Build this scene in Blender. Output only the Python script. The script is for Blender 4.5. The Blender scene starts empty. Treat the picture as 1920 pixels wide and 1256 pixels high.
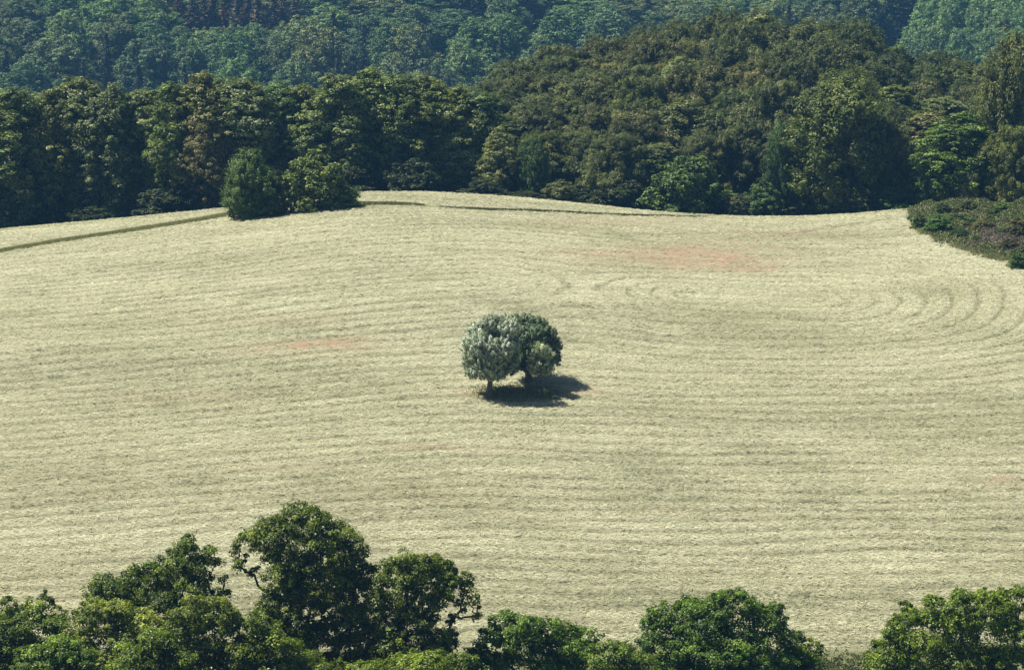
import bpy, math
import numpy as np

# ------------------------------------------------------------------ camera, sky, sun, exposure
SC = bpy.context.scene
COL = SC.collection
FPX = 6000.0                      # focal length in pixels of the 1920 px wide photograph
PITCH = math.radians(8.0)
cam_d = bpy.data.cameras.new("camera")
cam_d.sensor_width = 36.0
cam_d.lens = FPX / 1920 * 36
cam_d.clip_start = 1.0
cam_d.clip_end = 6000
cam = bpy.data.objects.new("camera", cam_d)
COL.objects.link(cam)
cam.location = (0, 0, 0)
cam.rotation_euler = (math.pi / 2 - PITCH, 0, 0)
SC.camera = cam

SUN_EL = math.radians(59)
SUN_AZ = math.radians(-83)        # measured from +Y towards +X: the sun stands high on the left
sdir = np.array([math.sin(SUN_AZ) * math.cos(SUN_EL), math.cos(SUN_AZ) * math.cos(SUN_EL), math.sin(SUN_EL)])

w = bpy.data.worlds.new("World")
SC.world = w
w.use_nodes = True
nt = w.node_tree
bg = nt.nodes['Background']
sky = nt.nodes.new('ShaderNodeTexSky')
sky.sky_type = 'NISHITA'
sky.sun_disc = False
sky.sun_elevation = SUN_EL
sky.sun_rotation = SUN_AZ
nt.links.new(sky.outputs[0], bg.inputs[0])
bg.inputs[1].default_value = 0.05

from mathutils import Vector
sl = bpy.data.lights.new("sun", 'SUN')
sl.energy = 5.0
sl.angle = math.radians(0.5)
sl.color = (1.0, 0.95, 0.855)
so = bpy.data.objects.new("sun", sl)
COL.objects.link(so)
so.rotation_euler = Vector(-sdir).to_track_quat('-Z', 'Y').to_euler()
so.location = (-300, 100, 400)

SC.view_settings.view_transform = 'Standard'
SC.view_settings.look = 'None'
SC.view_settings.exposure = 0.85
SC.view_settings.gamma = 1.0
SC.render.engine = 'CYCLES'
SC.cycles.max_bounces = 6
SC.cycles.diffuse_bounces = 3
SC.cycles.transmission_bounces = 4
SC.cycles.transparent_max_bounces = 8
SC.cycles.volume_bounces = 0

# ------------------------------------------------------------------ projection helpers
CP, SP = math.cos(PITCH), math.sin(PITCH)


def proj(x, y, z):
    d = y * CP - z * SP
    return 960 + FPX * x / d, 628 - FPX * (y * SP + z * CP) / d


def at(u, v, Y):
    """point on the ray through photo pixel (u, v) at distance Y along +Y"""
    a, b = (u - 960) / FPX, (628 - v) / FPX
    dx, dy, dz = a, CP + b * SP, -SP + b * CP
    t = Y / dy
    return np.array([dx * t, Y, dz * t])


def sstep(a, b, x):
    t = np.clip((np.asarray(x, float) - a) / (b - a), 0, 1)
    return t * t * (3 - 2 * t)


# smooth pseudo noise made of sines (world space)
_nr = np.random.default_rng(5)
_K = [(_nr.normal(size=2), _nr.uniform(0, 6.28)) for _ in range(14)]


def wob(x, y, scale, seed=0):
    r = 0
    for i in range(5):
        k, p = _K[(i + seed * 3) % 14]
        r = r + np.sin((x * k[0] + y * k[1]) / scale + p + seed)
    return r / 5


_vt = np.random.default_rng(21).random((257, 257))
_vt[256] = _vt[0]; _vt[:, 256] = _vt[:, 0]


def vn(x, y, seed=0, octv=2):
    """smooth value noise, 0..1"""
    r = 0; a = 1.; t = 0
    for o in range(octv):
        X_ = np.asarray(x, float) * 2 ** o + seed * 37.7 + 1000; Y_ = np.asarray(y, float) * 2 ** o + seed * 17.3 + 1000
        i = np.floor(X_).astype(int); j = np.floor(Y_).astype(int)
        fx = X_ - i; fy = Y_ - j
        fx = fx * fx * (3 - 2 * fx); fy = fy * fy * (3 - 2 * fy)
        i %= 256; j %= 256
        r = r + a * ((_vt[j, i] * (1 - fx) + _vt[j, i + 1] * fx) * (1 - fy) + (_vt[j + 1, i] * (1 - fx) + _vt[j + 1, i + 1] * fx) * fy)
        t += a; a *= .5
    return r / t


# ------------------------------------------------------------------ terrain
def _table():
    ys = np.arange(-200, 2600, 1.0)
    z = np.empty_like(ys)
    # photo rows for the meadow
    py = np.array([262, 312, 350, 385, 410, 430, 450])
    pv = np.array([1052, 733, 548, 440, 399, 388, 394])
    pz = -py * np.tan(PITCH + np.arctan((pv - 628) / FPX))
    ky = np.concatenate([[-200, 0, 150, 200, 236], py, [520, 620, 740, 900, 950, 1110, 1300, 1600, 2600]])
    kz = np.concatenate([[10, -2.2, -70, -66, -59.6], pz, [-48, -60, -104, -92, -80, -38, -5, 20, 30]])
    z = np.interp(ys, ky, kz)
    k = np.hanning(23); k /= k.sum()
    zs = np.convolve(np.pad(z, 11, mode='edge'), k, mode='valid')
    # keep the meadow's rows, only soften the corners there
    k2 = np.hanning(15); k2 /= k2.sum()
    return ys, np.where((ys < 20), z, zs)


TY, TZ = _table()
CU = np.arange(-900, 2900, 10.0)
_c = np.interp(CU, [-300, 0, 215, 430, 560, 680, 800, 900, 1000, 1100, 1200, 1300, 1400, 1500, 1600, 1700, 1920, 2300],
               [480, 430, 411, 390, 372, 361, 361, 366, 374, 384, 395, 403, 407, 407, 402, 393, 384, 370])
_k = np.hanning(9); _k /= _k.sum()
CV = np.convolve(np.pad(_c, 4, mode='edge'), _k, mode='valid')


def crest(u):
    return np.interp(u, CU, CV)


def edge_v(u):
    """lower border of the overgrown bank at the right of the meadow"""
    return np.interp(u, [1698, 1706, 1722, 1760, 1830, 1920, 2200], [380, 412, 436, 456, 479, 503, 570])


def base_h(x, y):
    x = np.asarray(x, float); y = np.asarray(y, float)
    z = np.interp(y, TY, TZ)
    u = 960 + FPX * x / (np.maximum(y, 60) * 1.006)
    wgt = sstep(250, 432, y) * (1 - sstep(520, 640, y))
    z = z - np.maximum(y, 0) * 1.02 * (crest(u) - 388) / FPX * wgt
    # the hump of woodland at the right behind the crest
    hump = np.interp(u, [700, 900, 1100, 1350, 1500, 1700, 2000, 2300], [0, .35, .8, 1, 1, .7, .5, .4])
    z = z + 9 * hump * sstep(442, 545, y) * (1 - sstep(570, 700, y))
    # far hillside undulation
    far = sstep(820, 960, y)
    z = z + far * (3.5 * wob(x, y, 60, 1) + np.interp(u, [-200, 0, 400, 1000, 1600, 1900, 2200], [5, 4, 0, -3, -6, 2, 4]))
    return z


def masks(x, y, z):
    u, v = proj(x, y, z)
    ev = edge_v(u) + 9 * (vn(x / 1.6, y / 2, 15, 3) - .5)
    bank = sstep(0, 7, ev - v) * sstep(1697, 1712, u) * (1 - sstep(424, 430, y)) * sstep(300, 330, y)
    return u, v, bank


def H(x, y):
    z = base_h(x, y)
    u, v, bank = masks(x, y, z)
    bank2 = sstep(0, 30, edge_v(u) - v) * sstep(1700, 1745, u) * (1 - sstep(415, 432, y)) * sstep(300, 330, y)
    return z + bank2 * (.60 + 2.6 * (vn(x / 3.2, y / 5, 20, 3) - .5))


def gp(u, v):
    """ground point under photo pixel"""
    lo, hi = 150.0, 431.0
    for _ in range(40):
        m = (lo + hi) / 2
        p = at(u, v, m)
        if p[2] > float(base_h(p[0], p[1])):
            lo = m
        else:
            hi = m
    p = at(u, v, (lo + hi) / 2)
    return np.array([p[0], p[1], float(H(p[0], p[1]))])


def swath(x, y):
    """mowing rows as a distance field (in rows of about 3 m)"""
    y0 = 352.0
    yy = y + 0.33 * np.maximum(-3 - x, 0) - .0018 * np.maximum(-3 - x, 0) ** 2 + .08 * np.maximum(x - 12, 0) + 1.3 * wob(x, y, 16, 1)
    xx = x + 1.0 * wob(x, y, 11, 2)
    dA = np.hypot(np.maximum(xx - (-4), 0), (yy - y0) * 1.0)
    dB = np.hypot(np.maximum(np.abs(xx - 27) - 7, 0), (yy - y0 + 1))
    d = -np.log(np.exp(-dA / 3) + np.exp(-dB / 3)) * 3 + .9 * wob(x, y, 5, 4)
    return d / 2.7


# ------------------------------------------------------------------ mesh + material helpers
def mesh_np(name, verts, quads, tris=None, attrs=None, smooth=False):
    me = bpy.data.meshes.new(name)
    nq = len(quads); ntg = 0 if tris is None else len(tris)
    me.vertices.add(len(verts))
    me.vertices.foreach_set('co', np.asarray(verts, np.float32).ravel())
    loops = np.asarray(quads, np.int32).ravel()
    starts = np.arange(nq, dtype=np.int32) * 4
    if ntg:
        loops = np.concatenate([loops, np.asarray(tris, np.int32).ravel()])
        starts = np.concatenate([starts, nq * 4 + np.arange(ntg, dtype=np.int32) * 3])
    me.loops.add(len(loops))
    me.loops.foreach_set('vertex_index', loops)
    me.polygons.add(nq + ntg)
    me.polygons.foreach_set('loop_start', starts)
    me.polygons.foreach_set('use_smooth', np.full(nq + ntg, smooth))
    me.update(calc_edges=True)
    for k, (dom, arr) in (attrs or {}).items():
        a = me.attributes.new(k, 'FLOAT', dom)
        a.data.foreach_set('value', np.asarray(arr, np.float32).ravel())
    return me


def link(name, me, mat=None, parent=None, **props):
    o = bpy.data.objects.new(name, me)
    COL.objects.link(o)
    if mat is not None:
        me.materials.clear(); me.materials.append(mat)
    if parent is not None:
        o.parent = parent
    for k, v in props.items():
        o[k] = v
    return o


def new_mat(name):
    m = bpy.data.materials.new(name)
    m.use_nodes = True
    m.node_tree.nodes.clear()
    return m, m.node_tree.nodes, m.node_tree.links


def leaf_mat(name, dark, mid, light, rough=.5, spec=.3, trans=.25):
    m, N, L = new_mat(name)
    out = N.new('ShaderNodeOutputMaterial')
    at_ = N.new('ShaderNodeAttribute'); at_.attribute_name = 'tint'
    cr = N.new('ShaderNodeValToRGB')
    cr.color_ramp.elements[0].position = .15; cr.color_ramp.elements[0].color = (*dark, 1)
    cr.color_ramp.elements[1].position = .92; cr.color_ramp.elements[1].color = (*light, 1)
    e = cr.color_ramp.elements.new(.58); e.color = (*mid, 1)
    L.new(at_.outputs['Fac'], cr.inputs[0])
    oi = N.new('ShaderNodeObjectInfo')
    mx = N.new('ShaderNodeMix'); mx.data_type = 'RGBA'; mx.blend_type = 'MULTIPLY'; mx.inputs[0].default_value = 1
    L.new(cr.outputs[0], mx.inputs[6]); L.new(oi.outputs['Color'], mx.inputs[7])
    p = N.new('ShaderNodeBsdfPrincipled')
    p.inputs['Roughness'].default_value = rough
    p.inputs['Specular IOR Level'].default_value = spec
    L.new(mx.outputs[2], p.inputs['Base Color'])
    t = N.new('ShaderNodeBsdfTranslucent')
    hs = N.new('ShaderNodeMix'); hs.data_type = 'RGBA'; hs.blend_type = 'MULTIPLY'; hs.inputs[0].default_value = 1
    hs.inputs[7].default_value = (1.0, 1.05, .45, 1)
    L.new(mx.outputs[2], hs.inputs[6]); L.new(hs.outputs[2], t.inputs['Color'])
    ms = N.new('ShaderNodeMixShader'); ms.inputs[0].default_value = trans
    L.new(p.outputs[0], ms.inputs[1]); L.new(t.outputs[0], ms.inputs[2])
    L.new(ms.outputs[0], out.inputs[0])
    return m


def bark_mat(name, a, b):
    m, N, L = new_mat(name)
    out = N.new('ShaderNodeOutputMaterial')
    tc = N.new('ShaderNodeTexCoord')
    mp = N.new('ShaderNodeMapping'); mp.inputs['Scale'].default_value = (6, 6, 1.2)
    n = N.new('ShaderNodeTexNoise'); n.inputs['Scale'].default_value = 1.5; n.inputs['Detail'].default_value = 5
    cr = N.new('ShaderNodeValToRGB')
    cr.color_ramp.elements[0].position = .3; cr.color_ramp.elements[0].color = (*a, 1)
    cr.color_ramp.elements[1].position = .7; cr.color_ramp.elements[1].color = (*b, 1)
    p = N.new('ShaderNodeBsdfPrincipled'); p.inputs['Roughness'].default_value = .9
    bm = N.new('ShaderNodeBump'); bm.inputs['Distance'].default_value = .05
    L.new(tc.outputs['Object'], mp.inputs[0]); L.new(mp.outputs[0], n.inputs[0])
    L.new(n.outputs[0], cr.inputs[0]); L.new(cr.outputs[0], p.inputs['Base Color'])
    L.new(n.outputs[0], bm.inputs['Height']); L.new(bm.outputs[0], p.inputs['Normal'])
    L.new(p.outputs[0], out.inputs[0])
    return m


M_BARK = bark_mat('bark', (.035, .028, .02), (.12, .1, .075))
M_BARKW = bark_mat('willow_bark', (.05, .045, .035), (.17, .15, .12))
M_WOOD = leaf_mat('woodland_leaves', (.038, .060, .014), (.145, .185, .050), (.46, .49, .26), .45, .4, .36)
M_BEECH = leaf_mat('beech_leaves', (.028, .040, .010), (.105, .125, .034), (.35, .36, .17), .5, .3, .3)
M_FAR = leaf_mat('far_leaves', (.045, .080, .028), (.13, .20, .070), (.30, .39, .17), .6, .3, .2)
M_SPRUCE = leaf_mat('spruce_needles', (.012, .022, .014), (.025, .042, .024), (.05, .07, .04), .6, .2, .05)
M_OAK = leaf_mat('oak_leaves', (.028, .050, .005), (.135, .185, .019), (.42, .48, .09), .42, .4, .42)
M_WILLOW = leaf_mat('willow_leaves', (.05, .075, .03), (.30, .35, .23), (.80, .83, .74), .5, .4, .15)
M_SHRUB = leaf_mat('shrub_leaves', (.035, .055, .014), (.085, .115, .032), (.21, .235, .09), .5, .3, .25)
M_GRASS = leaf_mat('grass_blades', (.07, .075, .025), (.18, .18, .075), (.42, .41, .22), .6, .2, .25)
M_WEED = leaf_mat('weed_leaves', (.035, .05, .012), (.12, .145, .04), (.32, .33, .16), .6, .25, .25)
M_TWIG = leaf_mat('dry_twigs', (.055, .045, .036), (.15, .12, .095), (.38, .32, .26), .8, .1, .1)


# ------------------------------------------------------------------ foliage
def unit(a):
    return a / np.maximum(np.linalg.norm(a, axis=-1, keepdims=True), 1e-9)


def leaves_mesh(name, C, Nrm, T, Ln, Wd, tint):
    """rhombic folded leaf sprays. C centres, Nrm normals, T long axis"""
    Nrm = unit(Nrm)
    T = unit(T - (T * Nrm).sum(1, keepdims=True) * Nrm)
    B = np.cross(Nrm, T)
    n = len(C)
    V = np.empty((n, 4, 3), np.float32)
    Ln = np.broadcast_to(Ln, (n,))[:, None]; Wd = np.broadcast_to(Wd, (n,))[:, None]
    V[:, 0] = C - T * Ln * .5
    V[:, 1] = C + B * Wd * .5 + Nrm * Wd * .18 - T * Ln * .06
    V[:, 2] = C + T * Ln * .5
    V[:, 3] = C - B * Wd * .5 + Nrm * Wd * .18 - T * Ln * .06
    Q = np.arange(n * 4, dtype=np.int32).reshape(n, 4)
    return mesh_np(name, V.reshape(-1, 3), Q, attrs={'tint': ('FACE', tint)})


def sphere_dirs(n, rng):
    return unit(rng.normal(size=(n, 3)))


def foliage(name, bc, br, rng, clumps=12, leaves=36, clump_r=.42, L=.3, W=.2, style='round', outward=.55, spread=.5):
    """bc: bough centres (n,3); br: bough radii (n,3). Leaves on clumps, clumps on boughs."""
    n = len(bc)
    vol = (br.prod(axis=1)) ** (2 / 3)
    nc = np.maximum(3, (clumps * vol / vol.mean()).astype(int))
    bi = np.repeat(np.arange(n), nc)
    d = sphere_dirs(len(bi), rng)
    d[:, 2] = np.where((d[:, 2] < 0) & (rng.random(len(bi)) < .45), -d[:, 2], d[:, 2])
    rr = rng.uniform(.45, 1.0, (len(bi), 1)) + .28 * (rng.random((len(bi), 1)) < .2)
    cc = bc[bi] + d * br[bi] * rr
    cr = clump_r * rng.uniform(.5, 1.45, len(bi)) * np.clip((vol[bi] / vol.mean()) ** .25, .7, 1.3)
    ctint = np.clip(rng.normal(.5, .17, len(bi)) + .10 * rng.normal(size=n)[bi], 0, 1)
    nl = np.maximum(6, (leaves * rng.uniform(.7, 1.3, len(bi))).astype(int))
    ci = np.repeat(np.arange(len(bi)), nl)
    m = len(ci)
    e = sphere_dirs(m, rng)
    flip = (e[:, 2] < -.1) & (rng.random(m) < .5)
    e[flip, 2] *= -1
    C = cc[ci] + e * cr[ci][:, None] * (rng.uniform(.25, 1, (m, 1)) ** .6) * np.array({'up': [.75, .75, .8], 'droop': [.85, .85, 1.25], 'round': [1.1, 1.1, .9]}[style])
    if style == 'up':
        dd_ = unit(d[ci] * .8 + np.array([0, 0, .8]))
        C = C + dd_ * cr[ci][:, None] * rng.uniform(-1.3, 1.5, (m, 1))
    if style == 'droop':
        Nn = e * .7 + d[ci] * .5 + np.array([0, 0, .35]) + rng.normal(size=(m, 3)) * spread * .7
        T = d[ci] * np.array([1, 1, .2]) + np.array([.35, 0, -.9]) + rng.normal(size=(m, 3)) * .35
        C = C + np.array([0, 0, -1]) * (np.abs(e[:, :1]) * .1)
    elif style == 'up':
        Nn = e * .6 + d[ci] * .8 + np.array([0, 0, .3]) + rng.normal(size=(m, 3)) * spread * .7
        T = d[ci] * .55 + np.array([.1, 0, 1.0]) + rng.normal(size=(m, 3)) * .3
    else:
        Nn = e * outward + d[ci] * .5 + np.array([0, 0, .4]) + rng.normal(size=(m, 3)) * spread * .75
        T = rng.normal(size=(m, 3)) + d[ci] * .4
    tint = np.clip(ctint[ci] * .62 + rng.random(m) * .38, 0, 1)
    s = rng.uniform(.65, 1.3, m)
    return leaves_mesh(name, C, Nn, T, L * s, W * s, tint), cc, bi


def tubes(name, paths, sides=6):
    """paths: list of (points (k,3), radii (k,))"""
    V, Q = [], []
    off = 0
    for P, R in paths:
        P = np.asarray(P, float); k = len(P)
        tan = unit(np.gradient(P, axis=0))
        ref = np.where(np.abs(tan[:, 2:3]) > .9, [[1., 0, 0]], [[0, 0, 1.]])
        a = unit(np.cross(tan, ref)); b = np.cross(tan, a)
        ang = np.linspace(0, 2 * math.pi, sides, endpoint=False)
        ring = P[:, None] + (a[:, None] * np.cos(ang)[None, :, None] + b[:, None] * np.sin(ang)[None, :, None]) * np.asarray(R)[:, None, None]
        V.append(ring.reshape(-1, 3))
        i = np.arange(k - 1)[:, None] * sides; j = np.arange(sides)[None]; j2 = (j + 1) % sides
        Q.append((np.stack([i + j, i + j2, i + sides + j2, i + sides + j], -1).reshape(-1, 4) + off))
        off += k * sides
    return mesh_np(name, np.concatenate(V), np.concatenate(Q), smooth=True)


def limb(a, b, r0, r1, rng, k=7, sag=.12, wig=.05):
    t = np.linspace(0, 1, k)[:, None]
    a = np.asarray(a, float); b = np.asarray(b, float)
    ln = np.linalg.norm(b - a)
    P = a + (b - a) * t
    P[:, 2] += (np.sin(t[:, 0] * math.pi) * -sag * ln)
    P[1:-1] += rng.normal(size=(k - 2, 3)) * wig * ln * .5
    return P, r0 + (r1 - r0) * t[:, 0] ** .8


def skeleton(name, bc, h, r, rng, cc=None, bi=None, lean=(0, 0), twigs=True, fork=.35):
    """tapered trunk with a root flare, limbs to the boughs, twigs to the clumps"""
    top = np.array([lean[0], lean[1], h])
    k = 9
    t = np.linspace(0, 1, k)
    P = np.stack([top[0] * t ** 1.5, top[1] * t ** 1.5, t * h * .86 - .35 * (t == 0)], 1)
    P[1:-1, :2] += rng.normal(size=(k - 2, 2)) * h * .010
    R = r * (1 - .86 * t) * (1 + .55 * np.exp(-t * 18))
    paths = [(P, R)]
    f0 = fork * h
    nodes = [P[i] for i in range(k) if P[i][2] > f0 * .6 and P[i][2] < h * .8] or [P[k // 2]]
    par = [-1] * len(nodes); n0 = len(nodes)
    axis = np.array([0, 0, f0])
    order = np.argsort(np.linalg.norm(bc - axis, axis=1))
    nid = {}
    for i in order:
        c = bc[i]
        A = np.array(nodes)
        dd = np.linalg.norm(A - c, axis=1) + .55 * np.linalg.norm(A - axis, axis=1) + 2.5 * np.maximum(A[:, 2] - c[2] + .3, 0)
        j = int(np.argmin(dd))
        nodes.append(c); par.append(j); nid[i] = len(nodes) - 1
    load = np.ones(len(nodes))
    for q in range(len(nodes) - 1, n0 - 1, -1):
        load[par[q]] += load[q]
    for i in range(len(bc)):
        q = nid[i]; a_ = nodes[par[q]]
        r0 = min(.028 + .034 * load[q] ** .62 * (r / .34) , r * .6)
        paths.append(limb(a_, bc[i], r0 * 1.15, max(r0 * .6, .02), rng, sag=rng.uniform(-.05, .14), wig=.09))
        if twigs and cc is not None:
            for q2 in np.where(bi == i)[0][:6]:
                paths.append(limb(bc[i], cc[q2], .026, .010, rng, k=4, sag=.02, wig=.12))
    return tubes(name, paths, 6)


def new_tree(name, label, category, loc, crown_me, trunk_me, mat, bark, group=None, rot=0, scale=(1, 1, 1), color=(1, 1, 1)):
    root = bpy.data.objects.new(name, None)
    root.empty_display_size = .5
    COL.objects.link(root)
    root['label'] = label; root['category'] = category
    if group: root['group'] = group
    root.location = [float(a) for a in loc]; root.rotation_euler = (0, 0, rot); root.scale = scale
    if trunk_me is not None:
        if not trunk_me.materials: trunk_me.materials.append(bark)
        t = bpy.data.objects.new('trunk', trunk_me); COL.objects.link(t); t.parent = root
    if not crown_me.materials: crown_me.materials.append(mat)
    c = bpy.data.objects.new('crown', crown_me); COL.objects.link(c); c.parent = root
    c.color = (*color, 1)
    return root


# ------------------------------------------------------------------ prototypes (local space, base at origin)
def proto_broad(seed, h=18., R=4.2, low=.05, n=64, L=.34, W=.24, clumps=13, leaves=34, style='round', clump_r=.55, top=.9, twigs=False, br=(1.0, 1.9), lump=.25, shape=1.0, rise=.35, tall=1.0):
    rng = np.random.default_rng(seed)
    lob = rng.uniform(0, 6.28, 4)
    bc, rad = [], []
    for i in range(n):
        f = low + (1 - low) * (i + .5) / n
        f = np.clip(f + rng.normal(0, .02), low, .985)
        q = (f - low) / (1 - low)
        prof = (math.sin(min(1, q / rise) * math.pi / 2) if q < rise else math.cos((q - rise) / (1 - rise) * math.pi / 2) ** (.55 * shape))
        prof = max(prof, .28 if q < .5 else .10)
        a = i * 2.39996 + rng.normal(0, .25)
        lobe = 1 + lump * (.6 * math.sin(2 * a + lob[0] + f * 5) + .4 * math.sin(3 * a + lob[1] - f * 9))
        rr = R * prof * lobe * rng.uniform(.72, 1.0)
        b = rng.uniform(*br) * (1 if q < .8 else .8)
        rr = max(0, rr - b * .35)
        bc.append([math.cos(a) * rr, math.sin(a) * rr, f * h - b * .5])
        b2 = b * rng.uniform(.7, 1.2)
        rad.append([b2, b2, b * rng.uniform(.8, 1.25) * tall])
    # interior fill so that the heart of the crown is closed
    for i in range(n // 5):
        f = rng.uniform(low + .1, .85)
        bc.append([rng.normal(0, R * .22), rng.normal(0, R * .22), f * h]); rad.append([1.5, 1.5, 1.7])
    bc = np.array(bc); rad = np.array(rad)
    cm, cc, bi = foliage('crown_mesh', bc, rad, rng, clumps, leaves, clump_r, L, W, style)
    tm = skeleton('trunk_mesh', bc[::3], h, h * .016, rng)
    return cm, tm, h, R


def proto_spruce(seed, h=20., R=3.2, L=.9, W=.28):
    rng = np.random.default_rng(seed)
    C, N_, T, ti = [], [], [], []
    z = .06 * h
    while z < h * .99:
        q = z / h
        rad = R * (1 - q) ** .85 + .15
        nb = int(9 + 10 * (1 - q))
        for b in range(nb):
            a = rng.uniform(0, 6.28); rl = rad * rng.uniform(.75, 1.1)
            m = max(3, int(rl / .22))
            s = np.linspace(.1, 1, m)
            x = np.cos(a) * rl * s; y = np.sin(a) * rl * s
            zz = z - rl * .35 * s + rl * .12 * s ** 2 + rng.normal(0, .05, m)
            C.append(np.stack([x, y, zz], 1) + rng.normal(0, .12, (m, 3)))
            side = rng.normal(0, .8, m)
            T.append(np.stack([np.cos(a + side), np.sin(a + side), np.full(m, -.35)], 1))
            N_.append(np.stack([.3 * np.cos(a) * np.ones(m), .3 * np.sin(a) * np.ones(m), np.ones(m)], 1) + rng.normal(0, .35, (m, 3)))
            ti.append(np.full(m, rng.random() * .5) + rng.random(m) * .5)
        z += h * .022
    C = np.concatenate(C); N_ = np.concatenate(N_); T = np.concatenate(T); ti = np.concatenate(ti)
    sc = rng.uniform(.7, 1.2, len(C))
    cm = leaves_mesh('crown_mesh', C, N_, T, L * sc, W * sc, ti)
    tm = tubes('trunk_mesh', [(np.array([[0, 0, -.4], [0, 0, h * .5], [0, 0, h * .98]]), np.array([.28, .16, .03]))], 7)
    return cm, tm, h, R

# ------------------------------------------------------------------ ground sheet
def grid_axis(dense0, dense1, step, lo, hi, first=1.2):
    a = list(np.arange(dense0, dense1 + 1e-6, step))
    s, x = first, dense1
    while x < hi:
        x += s; s = min(s * 1.12, 25); a.append(min(x, hi))
    s, x = first, dense0
    left = []
    while x > lo:
        x -= s; s = min(s * 1.12, 25); left.append(max(x, lo))
    return np.array(left[::-1] + a)


GX = grid_axis(-76, 76, .15, -1150, 1150)
GY = grid_axis(234, 436, .28, -150, 1900)
X, Y = np.meshgrid(GX, GY)
nx, ny = len(GX), len(GY)
xf, yf = X.ravel(), Y.ravel()
zf = H(xf, yf)
uf, vf, bankf = masks(xf, yf, zf)
sw = swath(xf, yf)
rngG = np.random.default_rng(3)


def line_v(u):
    return np.interp(u, [-100, 0, 100, 200, 300, 400, 430, 560, 680, 760, 830, 900, 1000, 1080, 1160, 1240, 1320, 1500],
                     [490, 473, 456, 441, 426, 410, 404, 388, 384, 385, 391, 394, 397, 401, 405, 407, 409, 409])


lw = np.interp(uf, [0, 430, 700, 780, 830, 1000, 1200, 1330], [4.5, 5, 4, 1.2, 1.8, 2.0, 1.4, .2])
dist_line = np.abs(vf - (line_v(uf) - lw * .4 + 2.2 * (vn(xf / 1.2, yf / 2, 10, 3) - .5) + 1.5 * (vn(xf / 5, yf / 3, 11) - .5)))
linef = (1 - sstep(.6, 1.3, dist_line / np.maximum(lw, .1))) * (1 - sstep(1290, 1340, uf)) * (yf > 330) * sstep(.12, .4, vn(xf / 2.5, yf / 2, 12, 3))
bare = np.zeros_like(xf)
for (cu, cv, su, sv, a) in [(1290, 484, 130, 20, .85), (1370, 462, 60, 14, .5), (1150, 478, 110, 12, .5), (1390, 505, 60, 8, .7), (590, 650, 85, 9, .85),
                            (500, 660, 60, 8, .35), (850, 842, 140, 6, .42), (545, 877, 80, 8, .5), (1160, 416, 150, 8, .4), (520, 600, 90, 10, .25),
                            (660, 640, 50, 7, .35), (890, 738, 35, 6, .5), (1080, 735, 40, 10, .5), (90, 900, 150, 90, .16), (1880, 900, 60, 12, .3), (1480, 440, 90, 8, .35),
                            (1250, 960, 60, 6, .22), (120, 1110, 120, 40, .2), (700, 930, 220, 40, .12), (330, 745, 120, 10, .25)]:
    bare = np.maximum(bare, min(1.0, a * 1.15) * (.72 + .5 * sstep(.3, .7, vn(xf / 1.8, yf / 1.0, 33, 3))) * np.exp(-(((uf - cu) / (su * 1.35)) ** 2 + ((vf + 7 * (vn(xf / 3, yf / 3, 32, 2) - .5) - cv) / (sv * 1.15)) ** 2)))
# sparse grass beneath the willows; its dark green also paints in their shadow
tuft = np.exp(-((uf - 985) / 75) ** 4 - ((vf - 742) / 16) ** 4) * .75
tuft = np.maximum(tuft, .8 * np.exp(-((uf - 720) / 60) ** 4 - ((vf - 384) / 4) ** 4))
tuft = np.maximum(tuft, .85 * sstep(1212, 1226, vf + 4 * wob(xf, yf, 1.5, 2)) * (yf < 260))
green = np.clip(np.maximum(np.maximum(bankf * .95, linef * .9), tuft), 0, 1)
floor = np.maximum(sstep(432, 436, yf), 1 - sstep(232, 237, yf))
swn = sw + .32 * (vn(xf / 12, yf / 5, 1) - .5) + .11 * (vn(xf / 1.6, yf / 1.2, 2) - .5)
fr = swn - np.floor(swn) - .5
brk = sstep(.30, .60, vn(xf / 13, yf / 2.2, 3, 3))
zone = vn(xf / 30, yf / 14, 4)
row = np.exp(-(fr / .10) ** 2) * (.30 + .85 * brk) * (.7 + .8 * zone)
fr2 = 2 * swn - np.floor(2 * swn) - .5
row = np.maximum(row, .62 * np.exp(-(fr2 / .10) ** 2) * sstep(.45, .7, vn(xf / 5, yf / 1.8, 5, 3)))
dash = sstep(.725, .80, vn(xf / 1.7, yf / .55, 6, 3)) * (.35 + .65 * row)
gsx = np.abs(swath(xf + .5, yf) - sw); gsy = np.abs(swath(xf, yf + .5) - sw)
turn = sstep(.30, .9, gsx / (gsx + gsy + 1e-6))
row = row * 1.1 * (1 - turn) + turn * .62 * np.exp(-(fr / .11) ** 2) * sstep(.15, .5, vn(xf / 6, yf / 5, 31, 2))
row = np.clip(np.maximum(row, dash * 1.2), 0, 1)
tone = .30 * (vn(xf / 22, yf / 9, 7, 3) - .5) + .30 * (vn(xf / 5, yf / 1.6, 8, 3) - .5)
for (cu, cv, su, sv, a_) in [(1400, 640, 260, 60, -.16), (760, 440, 400, 30, .10), (1600, 560, 250, 60, .08), (1500, 445, 170, 9, -.30), (950, 700, 140, 40, .05), (350, 720, 350, 60, -.14),
                             (1780, 470, 120, 40, .12), (300, 560, 300, 40, .12), (1250, 850, 400, 60, -.10), (300, 1000, 300, 70, .06), (1500, 1100, 400, 80, -.08), (1120, 424, 300, 7, -.18)]:
    tone = tone + .65 * a_ * np.exp(-((uf - cu) / su) ** 2 - ((vf - cv) / sv) ** 2)
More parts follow.
